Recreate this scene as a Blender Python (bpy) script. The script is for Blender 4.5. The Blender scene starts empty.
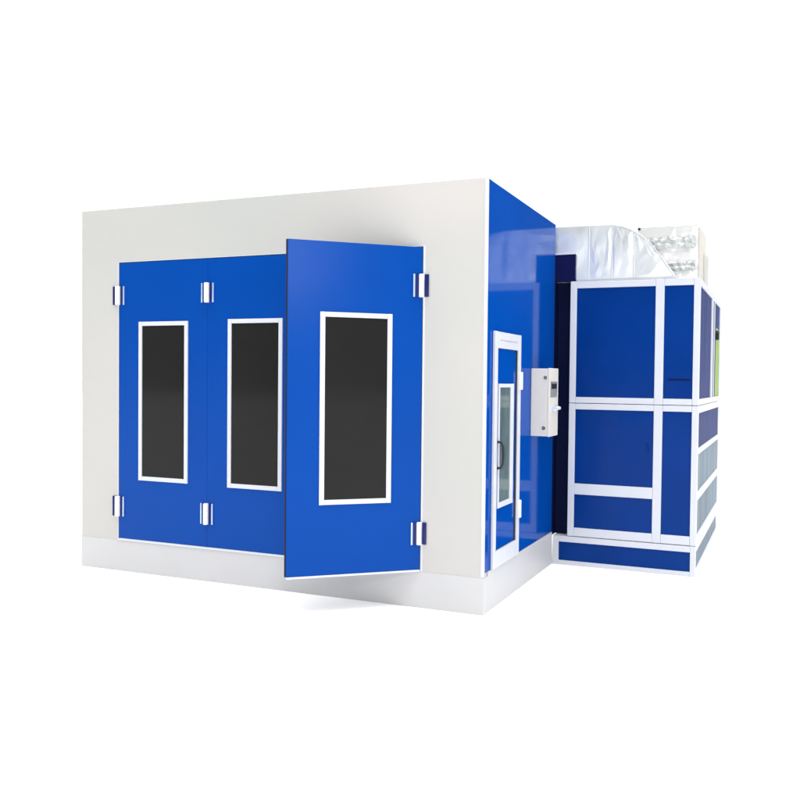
import bpy, bmesh, math, random
from mathutils import Vector, Matrix
random.seed(4)
S = bpy.context.scene
COL = S.collection

# ------------------------------------------------------------ dimensions (metres)
W, D, H, SK = 3.666, 1.668, 3.0, 0.255          # booth width, depth, height, skirt height
XL, XR, ZT = -3.255, -0.4809, 2.552             # folding door opening
ANG, LW = 0.6549, 0.921                         # open leaf angle, leaf width
X0, X1, CZ, CY1 = 0.1425, 1.252, 2.497, 3.85    # air cabinet

# ------------------------------------------------------------ materials
def mat(name, base, rough=0.4, metal=0.0, spec=0.3, ior=None, bump=0.0, bscale=3.0,
        var=0.0, vscale=2.0, tint=None, tscale=0.6, streak=None, stint=None):
    m = bpy.data.materials.new(name); m.use_nodes = True
    nt = m.node_tree; n = nt.nodes; l = nt.links
    b = n['Principled BSDF']
    b.inputs['Roughness'].default_value = rough
    b.inputs['Metallic'].default_value = metal
    b.inputs['Specular IOR Level'].default_value = spec
    if ior: b.inputs['IOR'].default_value = ior
    tc = n.new('ShaderNodeTexCoord')
    src = tc.outputs['Object']
    if streak:
        mp = n.new('ShaderNodeMapping'); mp.inputs['Scale'].default_value = streak
        l.new(src, mp.inputs['Vector']); src = mp.outputs['Vector']
    no = n.new('ShaderNodeTexNoise'); no.inputs['Scale'].default_value = vscale
    no.inputs['Detail'].default_value = 4
    l.new(src, no.inputs['Vector'])
    mr = n.new('ShaderNodeMapRange')
    mr.inputs['From Min'].default_value = .3; mr.inputs['From Max'].default_value = .7
    mr.inputs['To Min'].default_value = 1-var; mr.inputs['To Max'].default_value = 1+var
    l.new(no.outputs['Fac'], mr.inputs['Value'])
    vm = n.new('ShaderNodeVectorMath'); vm.operation = 'SCALE'
    vm.inputs[0].default_value = base
    l.new(mr.outputs['Result'], vm.inputs['Scale'])
    out = vm.outputs['Vector']
    if tint:
        n2 = n.new('ShaderNodeTexNoise'); n2.inputs['Scale'].default_value = tscale
        n2.inputs['Detail'].default_value = 1
        l.new(tc.outputs['Object'], n2.inputs['Vector'])
        mx = n.new('ShaderNodeMix'); mx.data_type = 'RGBA'
        r2 = n.new('ShaderNodeMapRange'); r2.inputs['From Min'].default_value = .35; r2.inputs['From Max'].default_value = .65
        l.new(n2.outputs['Fac'], r2.inputs['Value']); l.new(r2.outputs['Result'], mx.inputs['Factor'])
        l.new(out, mx.inputs['A']); mx.inputs['B'].default_value = (*tint, 1)
        out = mx.outputs['Result']
    l.new(out, b.inputs['Base Color'])
    # roughness never quite even
    rr = n.new('ShaderNodeMapRange'); rr.inputs['To Min'].default_value = max(.02, rough-.06); rr.inputs['To Max'].default_value = rough+.06
    l.new(no.outputs['Fac'], rr.inputs['Value']); l.new(rr.outputs['Result'], b.inputs['Roughness'])
    if bump:
        bn = n.new('ShaderNodeTexNoise'); bn.inputs['Scale'].default_value = bscale; bn.inputs['Detail'].default_value = 2
        l.new(src, bn.inputs['Vector'])
        bu = n.new('ShaderNodeBump'); bu.inputs['Strength'].default_value = bump; bu.inputs['Distance'].default_value = .02
        l.new(bn.outputs['Fac'], bu.inputs['Height']); l.new(bu.outputs['Normal'], b.inputs['Normal'])
    if stint: b.inputs['Specular Tint'].default_value = (*stint,1)
    return m

M = {
 'white':   mat('white_wall_paint', (.532,.513,.497), .45, spec=.25, bump=.05, bscale=1.5, var=.012, tint=(.455,.470,.452), tscale=.45),
 'skirt':   mat('white_skirt_sheet', (.54,.54,.55), .35, spec=.3, bump=.05, bscale=2, var=.02),
 'trim':    mat('white_aluminium_trim', (.61,.63,.68), .35, spec=.3, var=.02, vscale=6),
 'interior':mat('interior_white', (.7,.71,.72), .6),
 'floor_in':mat('interior_floor_grating', (.3,.3,.31), .6, var=.2, vscale=30),
 'blue':    mat('blue_door_paint', (.0006,.056,.325), .26, spec=.085, bump=.10, bscale=1.3, var=.04, vscale=1.2),
 'blueside':mat('blue_gloss_wall', (.0006,.060,.345), .085, spec=.24, ior=1.26, bump=.045, bscale=1.6, var=.03, stint=(.3,.95,1.0)),
 'bluecab': mat('blue_cabinet_panel', (.001,.032,.20), .18, spec=.075, bump=.30, bscale=2.6, var=.10, vscale=1.6),
 'navy':    mat('navy_panel', (.005,.007,.055), .4, spec=.08),
 'black':   mat('black_recess_panel', (.003,.006,.036), .5, spec=.08),
 'pane':    mat('black_tinted_glass', (.017,.017,.017), .09, spec=.09, bump=.02, bscale=1.5, var=.08, vscale=1.0),
 'rubber':  mat('dark_rubber_seal', (.012,.014,.03), .6, spec=.2),
 'hingepl': mat('hinge_plate_navy', (.006,.012,.12), .35, spec=.3),
 'hingeed': mat('hinge_edge_steel', (.42,.58,.85), .3, metal=.3),
 'hingewh': mat('hinge_barrel_white', (.86,.88,.9), .3, spec=.4),
 'galv':    mat('galvanised_sheet', (.90,.935,.93), .38, metal=.72, bump=.4, bscale=4.2, var=.04, vscale=5),
 'galvseam':mat('galvanised_seam', (.70,.73,.73), .35, metal=.6, var=.05, vscale=9),
 'fan':     mat('pale_metal_housing', (.93,.93,.93), .33, metal=.6, bump=.35, bscale=8, var=.03),
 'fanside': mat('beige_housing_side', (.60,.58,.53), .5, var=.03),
 'shadeband':  mat('grey_foil_shading', (.52,.54,.54), .4, metal=.3, bump=.8, bscale=22, var=.3, vscale=22),
 'box':     mat('cream_powder_coat', (.67,.645,.60), .5, spec=.3, bump=.05, bscale=20),
 'meter':   mat('grey_meter_face', (.25,.26,.25), .3, var=.25, vscale=60),
 'dark':    mat('dark_plastic', (.02,.02,.022), .4),
 'glassg':  mat('grey_green_glass', (.115,.165,.16), .10, spec=.3, var=.35, vscale=2.2, streak=(1,1,.5)),
 'sidegrey':mat('grey_violet_side_panel', (.045,.062,.17), .5, spec=.05, ior=1.2, var=.25, vscale=7, streak=(1,1,.12)),
 'sidepale':mat('pale_mesh_side_panel', (.20,.25,.30), .5, spec=.05, ior=1.2, var=.25, vscale=9, streak=(1,1,.12)),
 'greenery':    mat('greenery_stand_in', (.26,.38,.07), .5, spec=.15, var=.12, vscale=6),
 'ground':  mat('white_ground', (.97,.97,.97), .7, spec=.1, var=.004),
}

# ------------------------------------------------------------ mesh helpers
class MB:
    def __init__(s): s.bm = bmesh.new(); s.mats = []
    def mi(s, key):
        if key not in s.mats: s.mats.append(key)
        return s.mats.index(key)
    def box(s, x0,x1,y0,y1,z0,z1, key, bev=0.0):
        b = bmesh.new()
        bmesh.ops.create_cube(b, size=1)
        for v in b.verts:
            v.co = Vector(((x0+x1)/2+v.co.x*(x1-x0), (y0+y1)/2+v.co.y*(y1-y0), (z0+z1)/2+v.co.z*(z1-z0)))
        if bev:
            bmesh.ops.bevel(b, geom=b.edges[:], offset=min(bev, .45*min(x1-x0,y1-y0,z1-z0)), segments=2, profile=.6, affect='EDGES')
        s.merge(b, key)
    def cyl(s, c, r, h, key, axis='Z', seg=20, r2=None, bev=0.0):
        b = bmesh.new()
        bmesh.ops.create_cone(b, cap_ends=True, segments=seg, radius1=r, radius2=r if r2 is None else r2, depth=h)
        if bev: bmesh.ops.bevel(b, geom=[e for e in b.edges if len(e.link_faces)==2 and any(len(f.verts)>4 for f in e.link_faces)], offset=bev, segments=2, affect='EDGES')
        rot = {'Z':Matrix.Identity(3),'X':Matrix.Rotation(math.pi/2,3,'Y'),'Y':Matrix.Rotation(math.pi/2,3,'X')}[axis]
        for v in b.verts: v.co = rot@v.co + Vector(c)
        s.merge(b, key)
    def tube(s, pts, r, key, seg=10):
        b = bmesh.new(); rings=[]
        P=[Vector(p) for p in pts]
        for i,p in enumerate(P):
            t = (P[min(i+1,len(P)-1)]-P[max(i-1,0)]).normalized()
            u = t.orthogonal().normalized() if i==0 else (u - t*u.dot(t)).normalized()
            w = t.cross(u)
            rings.append([b.verts.new(p+r*(math.cos(a)*u+math.sin(a)*w)) for a in [2*math.pi*k/seg for k in range(seg)]])
        for A,B in zip(rings,rings[1:]):
            for k in range(seg): b.faces.new((A[k],A[(k+1)%seg],B[(k+1)%seg],B[k]))
        b.faces.new(rings[0]); b.faces.new(rings[-1])
        bmesh.ops.recalc_face_normals(b, faces=b.faces)
        s.merge(b, key)
    def merge(s, b, key):
        i = s.mi(key); mp = {}
        for v in b.verts: mp[v] = s.bm.verts.new(v.co)
        for f in b.faces:
            nf = s.bm.faces.new([mp[v] for v in f.verts]); nf.material_index = i; nf.smooth = False
        b.free()
    def build(s, name, parent=None, loc=None, smooth=False):
        me = bpy.data.meshes.new(name)
        s.bm.normal_update(); s.bm.to_mesh(me); s.bm.free()
        for k in s.mats: me.materials.append(M[k])
        if smooth:
            for p in me.polygons: p.use_smooth = True
            me.set_sharp_from_angle(angle=math.radians(35))
        o = bpy.data.objects.new(name, me); COL.objects.link(o)
        if parent: o.parent = parent
        if loc: o.location = loc
        return o

def empty(name, loc=(0,0,0), rz=0, parent=None):
    o = bpy.data.objects.new(name, None); COL.objects.link(o)
    o.location = loc; o.rotation_euler.z = rz; o.empty_display_size = .2
    if parent: o.parent = parent
    return o
def tag(o, label, cat, group=None):
    o['label'] = label; o['category'] = cat
    if group: o['group'] = group

def one(name, parent, x0,x1,y0,y1,z0,z1, key, bev=.002):
    m = MB(); m.box(x0,x1,y0,y1,z0,z1,key,bev); return m.build(name, parent)

# ------------------------------------------------------------ ground
g = MB(); g.box(-70,70,-60,80,-.3,0,'ground'); g = g.build('ground'); g['kind'] = 'structure'

# ------------------------------------------------------------ spray booth
booth = empty('spray_booth', (-W/2, D/2, 0))
tag(booth, 'large white and blue spray booth with folding front doors, one leaf swung open', 'spray booth')
OFF = Vector((W/2, -D/2, 0))       # children are written in world coordinates and shifted
def B(o):
    o.parent = booth; o.location = Vector(o.location)+OFF; return o

T = .08
m = MB()                                            # front wall round the opening
b = bmesh.new()                                     # one sheet with a doorway, so no joints show
ux = [-W, XL-.004, XR+.004, -.003]; uz = [SK, ZT+.004, H]
G = {(i,j,k): b.verts.new((ux[i], (0,T)[k], uz[j])) for i in range(4) for j in range(3) for k in range(2)}
for k in range(2):
    for i in range(3):
        for j in range(2):
            if (i,j) != (1,0): b.faces.new((G[i,j,k],G[i+1,j,k],G[i+1,j+1,k],G[i,j+1,k]))
rim = [(0,0),(0,1),(0,2),(1,2),(2,2),(3,2),(3,1),(3,0),(2,0),(2,1),(1,1),(1,0)]
for (i,j),(p,q) in zip(rim, rim[1:]+rim[:1]): b.faces.new((G[i,j,0],G[p,q,0],G[p,q,1],G[i,j,1]))
bmesh.ops.recalc_face_normals(b, faces=b.faces)
m.merge(b, 'white')
B(m.build('front_wall'))
m = MB(); m.box(-T, .0, T+.001, D, SK+.03, H, 'blueside', .003)
m.box(-.006,.0015, .0225, T+.0005, SK+.03, H-.001, 'blueside', 0)
B(m.build('side_wall'))
m = MB(); m.box(-.017, .004, -.004, .022, SK+.004, H+.004, 'trim', .004); B(m.build('corner_trim'))
m = MB(); m.box(-W, -W+T, T+.001, D-T-.001, SK, H, 'white', .003); B(m.build('far_side_wall'))
m = MB(); m.box(-W, -T-.001, D-T, D, SK, H, 'white', .003); B(m.build('rear_wall'))
m = MB(); m.box(-W+T+.002, -T-.002, T+.002, D-T-.002, H-.10, H-.012, 'interior'); B(m.build('roof'))
m = MB(); m.box(-W+T, -T, T, D-T, .02, SK-.02, 'floor_in'); B(m.build('floor_grating'))
# base skirt: four lengths butted at the corners
m = MB()
m.box(-W-.004, .006, -.005, .085, 0, SK, 'skirt', .004)
m.box(-.075, .006, .0855, D-.002, 0, SK+.028, 'skirt', .004)
m.box(-W-.004, -W+.08, .0855, D, 0, SK-.002, 'skirt', .004)
m.box(-W+.0805, -.0755, D-.08, D, 0, SK-.002, 'skirt', .004)
B(m.build('base_skirt'))
m = MB()                                            # thin bright reveal round the door opening
m.box(XL-.012, XL-.004, -.003, .05, SK+.002, ZT+.004, 'trim')
m.box(XR+.004, XR+.020, -.003, .05, SK+.002, ZT+.004, 'trim')
m.box(XL-.012, XR+.020, -.003, .05, ZT+.0045, ZT+.0095, 'trim')
m.box(XL-.002, XR+.002, -.012, .06, SK+.001, SK+.014, 'trim', .002)
B(m.build('opening_reveal'))

def leaf(w, win0, win1, wz0, wz1, loc, rz, z0=SK+.018, th=.05, sl=0):
    """door leaf: hinge edge at local x=0, leaf runs to local -x, outer face at local y=0"""
    root = MB()
    root.box(-w+.004, 0, 0, th, z0, ZT-.002, 'blue', .003)
    root = root.build('door_leaf')
    fr = MB(); t = .034; y0,y1 = -.010,.012
    fr.box(win0-t, win0, y0,y1, wz0-t, wz1+t, 'trim', .003)
    fr.box(win1, win1+t, y0,y1, wz0-t, wz1+t, 'trim', .003)
    fr.box(win0+.0002, win1-.0002, y0+.0004,y1, wz1, wz1+t-.0004, 'trim', .003)
    fr.box(win0+.0002, win1-.0002, y0+.0004,y1, wz0-t+.0004, wz0, 'trim', .003)
    fr.build('window_frame', root)
    p = MB(); p.box(win0+.0006, win1-.0006, -.0028, -.0005, wz0+.0006, wz1-.0006, 'pane'); p.build('window_pane', root)
    e = MB(); e.box(-w-.0015-sl, -w+.0035, .002, th-.001, z0+.002, ZT-.004, 'rubber' if sl else 'blue', .0); e.build('edge_seal', root)
    bt = MB(); bt.box(-w+.006, -.002, -.004, th-.004, z0-.014, z0-.0005, 'trim', .001); bt.build('bottom_strip', root)
    root.location = loc; root.rotation_euler.z = rz
    return B(root)
l1 = leaf(.903, -.655, -.222, .800, 2.030, (-2.350,-.004,0), 0)
l2 = leaf(.922, -.688, -.252, .792, 2.038, (-1.4265,-.004,0), 0)
l3 = leaf(.921, -.668, -.245, .790, 2.038, (XR,-.004,0), ANG, sl=.004)
l3['label'] = 'blue door leaf swung open outwards'

def hinge(x, z0, z1, left, right, rz=0, y=-.010):
    """barrel with a plate on either side; left / right say what the plate edge looks like"""
    m = MB()
    m.cyl((0,-.008,(z0+z1)/2), .021, z1-z0, 'hingewh', seg=20, bev=.003)
    for k in (.33,.66):
        m.cyl((0,-.008,z0+(z1-z0)*k), .0214, .002, 'trim', seg=20)
    for s, kind in ((-1,left),(1,right)):
        a,b = (-.048,-.018) if s<0 else (.018,.048)
        m.box(a,b, 0,.0045, z0+.002, z1-.002, 'hingepl', .001)
        e0,e1 = (-.060,-.0475) if s<0 else (.0475,.060)
        if kind: m.box(e0,e1,-.003,.0045, z0+.001, z1-.001, kind, .001)
    o = m.build('hinge', smooth=True); o.location = (x,y,0); o.rotation_euler.z = rz
    return B(o)
for z0,z1 in ((2.205,2.360),(.455,.622)):
    hinge(XL, z0, z1, 'hingepl', 'hingeed')
    hinge(-2.3475, z0, z1, 'hingeed', 'hingeed')
# right hinge pair bends with the open leaf: wall plate and leaf plate
for z0,z1 in ((2.198,2.360),(.452,.612)):
    m = MB()
    m.cyl((0,-.010,(z0+z1)/2), .0185, z1-z0, 'hingewh', seg=20, bev=.003)
    for k in (.33,.66): m.cyl((0,-.010,z0+(z1-z0)*k), .0192, .002, 'trim', seg=20)
    m.box(.019,.050, 0,.0045, z0+.002, z1-.002, 'hingepl', .001)
    c,s = math.cos(ANG), math.sin(ANG)
    b = bmesh.new(); bmesh.ops.create_cube(b, size=1)
    R_ = Matrix.Rotation(ANG,3,'Z')
    for v in b.verts: v.co = R_@Vector((-.036+v.co.x*.036, -.003+v.co.y*.004, (z0+z1)/2+v.co.z*(z1-z0-.004)))
    m.merge(b,'hingepl')
    b = bmesh.new(); bmesh.ops.create_cube(b, size=1)
    for v in b.verts: v.co = R_@Vector((-.058+v.co.x*.012, -.005+v.co.y*.008, (z0+z1)/2+v.co.z*(z1-z0-.002)))
    m.merge(b,'hingeed')
    o = m.build('hinge', smooth=True); o.location = (XR,-.010,0); B(o)

# ---- personnel door in the blue side wall (all on the plane x = 0)
pd = empty('service_door', (0, .43, SK)); B(pd)
def P(o):
    o.parent = pd; o.location = Vector(o.location) - Vector((0,.43,SK)); return o
m = MB(); xa,xb = .0015,.022
m.box(xa,xb,.135,.190, SK+.030,1.968,'trim',.004)
m.box(xa,xb,.640,.700, SK+.030,1.968,'trim',.004)
m.box(xa,xb-.0006,.1905,.6395,1.850,1.967,'trim',.003)
m.box(xb-.0006,xb+.0012,.23,.60,1.905,1.911,'galvseam')
m.box(xa,xb-.0006,.1905,.6395,SK+.031,.405,'trim',.003)
P(m.build('door_frame'))
m = MB(); m.box(.0015,.010,.194,.600,.408,1.846,'blueside',.002)
P(m.build('door_panel'))
m = MB(); m.box(.0015,.012,.6005,.6385,.408,1.846,'rubber',.001); P(m.build('door_seal'))
wf = MB(); t=.024
wf.box(.010,.021,.222,.222+t,.705,1.598,'trim',.003)
wf.box(.010,.021,.478,.545,.705,1.598,'trim',.003)
wf.box(.010,.0205,.2462,.4778,1.570,1.5975,'trim',.003)
wf.box(.010,.0205,.2462,.4778,.7055,.745,'trim',.003)
wf = wf.build('window_frame'); P(wf)
m = MB(); m.box(.0102,.014,.2464,.4776,.7455,1.5695,'glassg'); P(m.build('window_pane'))
hd = MB(); hd.tube([(.010,.212,1.185),(.045,.212,1.180),(.058,.214,1.15),(.060,.215,1.09),(.058,.214,1.03),(.045,.212,1.000),(.010,.212,.995)], .009,'dark'); P(hd.build('door_handle', smooth=True))
for z in (1.62,.64):
    m = MB(); m.cyl((.030,.672,z),.016,.135,'hingewh',bev=.003); m.box(.0221,.027,.650,.694,z-.055,z+.055,'trim',.001); P(m.build('door_hinge', smooth=True))

# ------------------------------------------------------------ control box on the side wall
cb = empty('control_box', (.001, 1.14, 1.175))
tag(cb, 'cream metal control box with gauge and knobs on the blue side wall', 'control box')
def C_(o): o.parent = cb; o.location = Vector(o.location)-cb.location; return o
m = MB(); m.box(.001,.146,1.014,1.268,1.177,1.722,'box',.006); m.box(.1462,.156,1.010,1.272,1.173,1.726,'box',.004); C_(m.build('housing'))
m = MB(); m.box(.1563,.160,1.045,1.225,1.490,1.617,'meter',.001); m.box(.160,.162,1.06,1.21,1.56,1.60,'dark'); C_(m.build('gauge', smooth=False))
for y,z,r in ((1.17,1.40,.020),(1.235,1.40,.018),(1.10,1.385,.016)):
    m = MB(); m.cyl((.164,y,z),r,.016,'hingeed',axis='X'); m.cyl((.180,y,z),r*.7,.018,'box',axis='X',bev=.002); C_(m.build('knob', smooth=True))
for x,z in ((.122,1.648),(.112,1.243)):
    m = MB(); m.cyl((x,1.011,z),.013,.006,'dark',axis='Y'); m.cyl((x,1.0075,z),.007,.003,'meter',axis='Y'); C_(m.build('lock', smooth=True))

# ------------------------------------------------------------ air treatment cabinet
cab = empty('air_cabinet', ((X0+X1)/2, (D+CY1)/2, 0))
tag(cab, 'tall blue panelled air cabinet in a white aluminium frame beside the booth', 'cabinet')
CO = Vector(cab.location)
def K(o): o.parent = cab; o.location = Vector(o.location)-CO; return o
BK = .255
PY = D+.0          # front plane of the frame
def post(x0,x1,y0,y1,z0,z1): 
    m = MB(); m.box(x0,x1,y0,y1,z0,z1,'trim',.005); return K(m.build('post'))
def rail(*a):
    m = MB(); m.box(*a,'trim',.004); return K(m.build('rail'))
ZM0, ZM1 = 1.378, 1.486
ZMM = 1.432
for z0,z1 in ((BK+.004,ZMM-.002),(ZMM+.002,CZ)):
    post(X0,.200,PY,PY+.06,z0,z1)
    post(.884,.958,PY+.001,PY+.06,z0,z1)
    post(1.200,X1,PY,PY+.055,z0,z1)
    post(1.197,X1-.001,CY1-.055,CY1,z0,z1)
    post(X0+.001,.20,CY1-.055,CY1,z0,z1)
yr0,yr1 = PY+.0015,PY+.055
for a,b in ((.2005,.8835),(.9585,1.1995)):
    rail(a,b,yr0,yr1,2.436,CZ-.001)
    rail(a,b,yr0,yr1,ZMM+.0025,ZM1)
    rail(a,b,yr0,yr1,ZM0,ZMM-.0025)
    rail(a,b,yr0,yr1,BK+.005,.335)
rail(.2005,.8835,yr0,yr1,.630,.726)
pans = [(.2005,.8835,ZM1,2.436),(.9585,1.1995,ZM1,2.436),(.9585,1.1995,.335,ZM0),(.2005,.8835,.726,ZM0),(.2005,.8835,.335,.630)]
for a,b,z0,z1 in pans:
    m = MB(); m.box(a+.0005,b-.0005,PY+.010,PY+.040,z0+.0005,z1-.0005,'bluecab',.001)
    o = K(m.build('panel'))
m = MB(); m.box(1.000,1.185,PY+.0055,PY+.0098,1.640,1.652,'navy',.001); K(m.build('slot_pull'))
m = MB(); m.box(.835,.845,PY-.004,PY+.0098,1.02,1.10,'bluecab',.002); m.box(.820,.845,PY+.004,PY+.0098,1.085,1.10,'bluecab',.002); K(m.build('latch'))
# right hand side (plane x = X1)
xs = X1-.004
def srail(y0,y1,z0,z1,x0=X1-.05,x1=X1-.001):
    m = MB(); m.box(x0,x1,y0,y1,z0,z1,'trim',.003); K(m.build('rail'))
YA, YB = PY+.0555, CY1-.0555
for z0,z1 in ((2.440,CZ-.001),(ZMM+.0025,ZM1),(ZM0-.01,ZMM-.0025),(BK+.005,.335)):
    srail(YA,YB,z0,z1)
srail(2.82,2.94,ZM1+.001,2.439); srail(3.12,3.16,ZM1+.001,2.439,X1-.05,X1-.003)
srail(YA,YB,1.02,1.07,X1-.05,X1-.0015)
srail(YA,YB,.63,.70,X1-.05,X1-.0015)
def span(y0,y1,z0,z1,key):
    m = MB(); m.box(X1-.035,X1-.012,y0,y1,z0,z1,key,.001); K(m.build('side_panel'))
span(YA,2.819,ZM1+.001,2.439,'sidegrey'); span(2.941,3.119,ZM1+.001,2.439,'sidegrey')
span(3.161,3.379,ZM1+.001,2.439,'sidegrey'); span(3.38,YB,2.20,2.439,'sidegrey'); span(3.38,YB,ZM1+.001,2.199,'greenery')  # green panel added in place of greenery seen beyond the glass
for y0,y1 in ((YA,YB),):
    span(y0,y1,1.071,ZM0-.011,'sidegrey'); span(y0,y1,.701,1.019,'sidepale'); span(y0,y1,.336,.629,'sidepale')
m = MB(); m.cyl((X1+.004,3.40,2.12),.05,.03,'dark',axis='X'); K(m.build('knob', smooth=True))
# unseen faces of the casing
m = MB(); m.box(X0,X0+.02,PY+.0605,CY1-.0555,BK+.01,CZ-.03,'bluecab'); K(m.build('left_panel'))
m = MB(); m.box(.2005,1.1965,CY1-.04,CY1-.01,BK+.01,CZ-.002,'bluecab'); K(m.build('rear_panel'))
m = MB(); m.box(X0+.0205,X1-.0515,PY+.0605,CY1-.056,CZ-.025,CZ-.003,'trim'); K(m.build('top_panel'))
# base plinth
pl_ = MB(); f0 = PY-.003
pl_.box(.012,.066,f0,f0+.05,0,BK,'trim',.003)
pl_.box(1.206,X1-.002,f0,f0+.05,0,BK,'trim',.003)
pl_.box(.0665,1.2055,f0+.0008,f0+.05,.203,BK-.001,'trim',.003)
pl_.box(.0665,1.2055,f0+.0008,f0+.05,0,.038,'trim',.003)
pl_.box(X1-.05,X1-.003,f0+.0505,CY1,0,.05,'trim',.003)
pl_.box(X1-.05,X1-.003,f0+.0505,CY1,.20,BK-.001,'trim',.003)
pl_.box(.012,X0+.05,f0+.0505,CY1,.20,BK-.002,'trim',.003)
pl_ = pl_.build('plinth'); K(pl_)
m = MB(); m.box(.067,1.205,f0+.012,f0+.04,.0385,.2025,'bluecab',.001); K(m.build('plinth_panel'))
m = MB(); m.box(X1-.035,X1-.012,f0+.051,CY1-.001,.0505,.1995,'sidepale',.001); K(m.build('plinth_side_panel'))

# ------------------------------------------------------------ dark riser between booth and cabinet
rs = empty('air_riser', (.08, D+.15, BK))
tag(rs, 'narrow black and navy air riser in the gap between booth and cabinet', 'air riser')
def R2(o): o.parent = rs; o.location = Vector(o.location)-rs.location; return o
m = MB(); m.box(-.12,X0-.002,D+.10,D+.40,BK,CZ,'black',.002); m.box(-.10,.004,D+.002,D+.0995,BK,CZ,'black',.0); R2(m.build('shaft'))
m = MB(); m.box(-.10,.182,D+.006,D+.0385,CZ+.002,2.735,'navy',.003); R2(m.build('hood'))
m = MB(); m.box(-.10,.185,D+.003,D+.0388,2.7355,2.748,'trim',.002); R2(m.build('hood_cap'))

# ------------------------------------------------------------ galvanised elbow duct on the cabinet
du = empty('air_duct', (.45, D+.3, CZ))
tag(du, 'silver galvanised rectangular duct curving down onto the cabinet top', 'air duct')
def U(o): o.parent = du; o.location = Vector(o.location)-du.location; return o
dy0, dy1 = D+.040, D+.52
top = lambda x: 2.985 - .012*(x+.05)
def seg_prism(profile, name, key='galv', dent=.010):
    """closed prism of an x,z profile with a cross-broken (slightly raised) front and back sheet"""
    b = bmesh.new()
    cx = sum(p[0] for p in profile)/len(profile); cz = sum(p[1] for p in profile)/len(profile)
    F = [b.verts.new((x,dy0,z)) for x,z in profile]; K_ = [b.verts.new((x,dy1,z)) for x,z in profile]
    cf = b.verts.new((cx,dy0-dent,cz)); ck = b.verts.new((cx,dy1+dent,cz))
    n = len(profile)
    for i in range(n):
        j=(i+1)%n
        b.faces.new((F[i],F[j],cf)); b.faces.new((K_[j],K_[i],ck)); b.faces.new((F[j],F[i],K_[i],K_[j]))
    # hand-worked foil sheet: the front is crumpled into small uneven facets
    rnd = random.Random(name+str(round(cx,2)))
    fr = [f for f in b.faces if all(v.co.y < dy0+.001 for v in f.verts)]
    ed = list({e for f in fr for e in f.edges})
    bmesh.ops.subdivide_edges(b, edges=ed, cuts=3, use_grid_fill=True)
    for v in b.verts:
        if v.co.y < dy0+.001 and all(all(w.co.y < dy0+.03 for w in f.verts) for f in v.link_faces):
            v.co += Vector((rnd.uniform(-.014,.014), -rnd.uniform(0,.0042), rnd.uniform(-.014,.014)))
    bmesh.ops.triangulate(b, faces=[f for f in b.faces if len(f.verts)>4 or all(v.co.y < dy0+.001 for v in f.verts)])
    bmesh.ops.recalc_face_normals(b, faces=b.faces)
    m = MB(); m.merge(b,key); return U(m.build(name))
zb = CZ+.004
cuts = [-.60,-.12,.292,.495]
for i,(a,c) in enumerate(zip(cuts,cuts[1:])):
    z_lo = zb
    seg_prism([(a+.001,z_lo),(c-.001,z_lo),(c-.001,top(c)),(a+.001,top(a))],'duct_section', dent=(.004,.006,.003)[i])
# elbow: quarter curve split at one seam
arc = [(.572,2.955),(.640,2.935),(.700,2.903),(.744,2.872),(.812,2.812),(.873,2.739),(.930,2.662),(.984,2.583),(1.020,2.528),(1.034,zb)]
A = [(.497,zb),(.686,zb),(.686,2.910),(.640,2.935),(.572,2.962),(.497,top(.5))]
seg_prism(A,'duct_section',dent=.0025)
Bp = [(.688,zb),(1.034,zb),(1.020,2.528),(.984,2.583),(.930,2.662),(.873,2.739),(.812,2.812),(.744,2.872),(.688,2.909)]
seg_prism(Bp,'duct_elbow',dent=.003)
for x in (.292,.495,.687):
    z1 = top(x) if x<.6 else 2.912
    m = MB(); m.box(x-.004,x+.004,dy0-.006,dy0+.012,zb,z1-.002,'galvseam',.001); U(m.build('seam'))
m = MB(); m.box(.186,1.06,dy0-.018,dy0-.001,zb-.001,zb+.018,'galvseam',.003); U(m.build('flange'))
m = MB()
pr = [(.572,2.962)]+arc[1:]
for (xa_,za_),(xb_,zb_) in zip(pr,pr[1:]):
    m.tube([(xa_,dy0,za_+.003),(xb_,dy0,zb_+.003)],.006,'galvseam',6)
U(m.build('rim', smooth=True))

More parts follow.
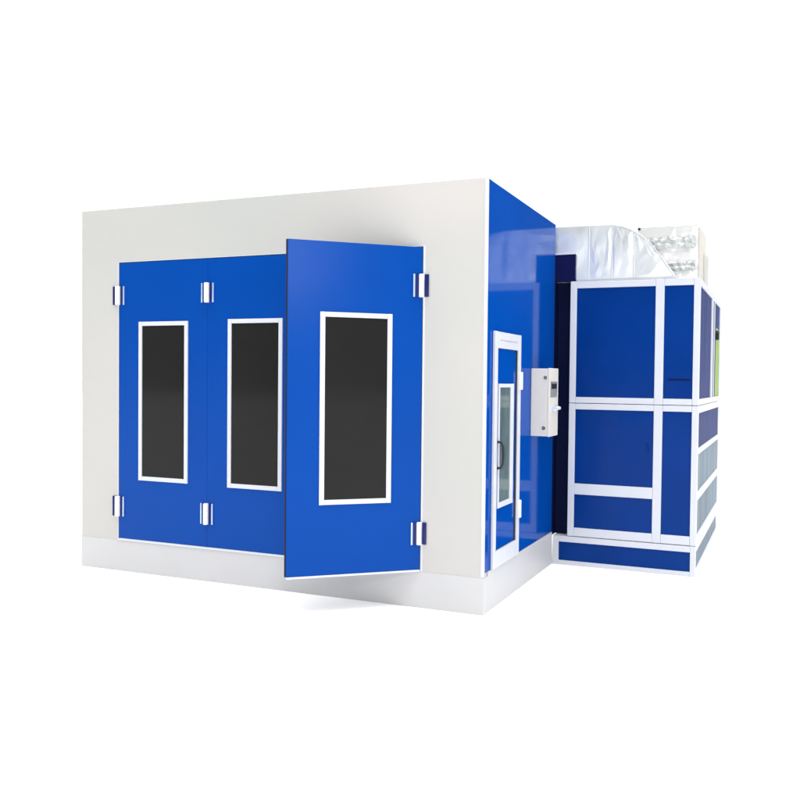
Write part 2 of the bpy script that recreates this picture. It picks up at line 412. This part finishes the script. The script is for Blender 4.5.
# ------------------------------------------------------------ pale fan housing behind the elbow
fn = empty('fan_housing', (.9, D+.87, CZ))
tag(fn, 'pale boxy fan housing with two grey bands of painted foil shading on top of the cabinet', 'fan housing')
def F_(o): o.parent = fn; o.location = Vector(o.location)-fn.location; return o
fy = D+.60
m = MB(); m.box(.620,1.168,fy,fy+.50,CZ+.002,3.040,'fan',.006); F_(m.build('casing'))
m = MB(); m.box(1.1685,1.182,fy-.006,fy+.52,CZ+.002,3.028,'fanside',.003); F_(m.build('side_panel'))
def crumple(x0,x1,z0,z1,y,nx,nz,amp,key,name,seed):
    """thin sheet (8 mm) with an unevenly dented face"""
    rnd = random.Random(seed); b = bmesh.new()
    f = [[b.verts.new((x0+(x1-x0)*i/nx + (rnd.uniform(-.3,.3)*(x1-x0)/nx if 0<i<nx else 0),
                       y-((rnd.uniform(.2,1)*amp if (j%2 or key!='shadeband') else 0) if 0<i<nx and 0<j<nz else 0),
                       z0+(z1-z0)*j/nz + (rnd.uniform(-.3,.3)*(z1-z0)/nz if 0<j<nz else (rnd.uniform(-.012,.012) if key=='shadeband' else 0))))
          for j in range(nz+1)] for i in range(nx+1)]
    k = [[b.verts.new((v.co.x, y+.008, v.co.z)) for v in c] for c in f]
    for i in range(nx):
        for j in range(nz):
            b.faces.new((f[i][j],f[i+1][j],f[i+1][j+1],f[i][j+1])); b.faces.new((k[i][j],k[i][j+1],k[i+1][j+1],k[i+1][j]))
    for i in range(nx):
        b.faces.new((f[i][0],k[i][0],k[i+1][0],f[i+1][0])); b.faces.new((f[i][nz],f[i+1][nz],k[i+1][nz],k[i][nz]))
    for j in range(nz):
        b.faces.new((f[0][j],f[0][j+1],k[0][j+1],k[0][j])); b.faces.new((f[nx][j],k[nx][j],k[nx][j+1],f[nx][j+1]))
    bmesh.ops.recalc_face_normals(b, faces=b.faces)
    bmesh.ops.triangulate(b, faces=b.faces)
    m = MB(); m.merge(b,key); return F_(m.build(name))
crumple(.622,1.166,CZ+.003,3.036,fy-.010,8,8,.004,'fan','foil_front',3)
crumple(.66,1.145,2.845,2.945,fy-.029,22,4,.012,'shadeband','shading_band',5)  # grey bands: light and shade of corrugated foil put into colour and shape
crumple(.66,1.145,2.640,2.725,fy-.029,20,4,.012,'shadeband','shading_band',8)
m = MB(); m.box(.640,1.16,fy-.006,fy+.004,3.0405,3.047,'galvseam',.001); F_(m.build('top_rim'))
m = MB(); m.cyl((.632,fy-.012,3.035),.012,.03,'dark',axis='Y'); F_(m.build('bolt', smooth=True))
m = MB(); m.box(1.1825,1.200,fy+.30,fy+.48,CZ+.02,2.83,'fanside',.003); m.box(1.2003,1.212,fy+.32,fy+.46,CZ+.03,2.82,'galvseam',.002); F_(m.build('side_bracket'))

# ------------------------------------------------------------ light
w = bpy.data.worlds.new('World'); S.world = w; w.use_nodes = True
nt = w.node_tree; n = nt.nodes; l = nt.links
bg = n['Background']; bg.inputs['Strength'].default_value = 1.0
tc = n.new('ShaderNodeTexCoord')
def lobe(az, el, c_in, c_out):
    """1 inside a soft cone of directions, 0 outside; az measured from +Y towards +X"""
    a,e = math.radians(az), math.radians(el)
    d = n.new('ShaderNodeVectorMath'); d.operation='DOT_PRODUCT'
    l.new(tc.outputs['Generated'], d.inputs[0]); d.inputs[1].default_value=(math.sin(a)*math.cos(e),math.cos(a)*math.cos(e),math.sin(e))
    r = n.new('ShaderNodeMapRange'); r.interpolation_type='SMOOTHSTEP'
    r.inputs['From Min'].default_value = math.cos(math.radians(c_out)); r.inputs['From Max'].default_value = math.cos(math.radians(c_in))
    l.new(d.outputs['Value'], r.inputs['Value']); return r.outputs['Result']
def mixc(fac, a, b):
    m = n.new('ShaderNodeMix'); m.data_type='RGBA'; l.new(fac, m.inputs['Factor'])
    if isinstance(a, tuple): m.inputs['A'].default_value=(*a,1)
    else: l.new(a, m.inputs['A'])
    m.inputs['B'].default_value=(*b,1); return m.outputs['Result']
# white backdrop all round, greyer behind the viewer, dark patch added right for wall reflection
c = mixc(lobe(180,10,40,95), (1.16,1.16,1.16), (.20,.205,.205))
c = mixc(lobe(0,90,38,62), c, (1.75,1.75,1.75))
c = mixc(lobe(27,16,9,22), c, (.10,.12,.15))
l.new(c, bg.inputs['Color'])

sun = bpy.data.lights.new('added_ground_lift','SUN'); sun.energy = 2.65; sun.angle = math.radians(40); sun.color=(1,1,1)  # added lamp, lifts the ground to white more than the walls
so = bpy.data.objects.new('added_ground_lift', sun); COL.objects.link(so); so.location=(0,0,12); so.rotation_euler=(math.radians(9),math.radians(4),0)
def area(name, loc, target, size, power, color=(1,1,1)):
    a = bpy.data.lights.new(name,'AREA'); a.shape='DISK'; a.size=size; a.energy=power; a.color=color
    o = bpy.data.objects.new(name,a); COL.objects.link(o); o.location=loc
    o.rotation_euler = (Vector(target)-Vector(loc)).to_track_quat('-Z','Y').to_euler(); return o
area('added_key', (2.5,-5.3,3.4), (.2,0,1.5), 1.5, 85, (1,.985,.96))  # added lamp, mirrored as a highlight on the open leaf

# ------------------------------------------------------------ camera
cam = bpy.data.cameras.new('camera'); co = bpy.data.objects.new('camera', cam); COL.objects.link(co)
yaw,pitch,roll = .3529,-.0224,-.0125
fwd = Vector((-math.sin(yaw)*math.cos(pitch), math.cos(yaw)*math.cos(pitch), math.sin(pitch)))
r0 = Vector((math.cos(yaw), math.sin(yaw), 0)); d0 = fwd.cross(r0)
rt = r0*math.cos(roll)+d0*math.sin(roll); dn = -r0*math.sin(roll)+d0*math.cos(roll)
mw = Matrix((rt, -dn, -fwd)).transposed().to_4x4(); mw.translation = (1.9304,-4.9639,1.6128)
co.matrix_world = mw
cam.sensor_width = 36; cam.lens = 777.77/800*36
cam.shift_x = -(499.12-400)/800; cam.shift_y = (398.95-400)/800
cam.clip_start = .05; cam.clip_end = 500
S.camera = co
S.view_settings.view_transform='Standard'; S.view_settings.look='None'
S.view_settings.exposure = 0; S.view_settings.gamma = 1
S.render.resolution_x = S.render.resolution_y = 1024
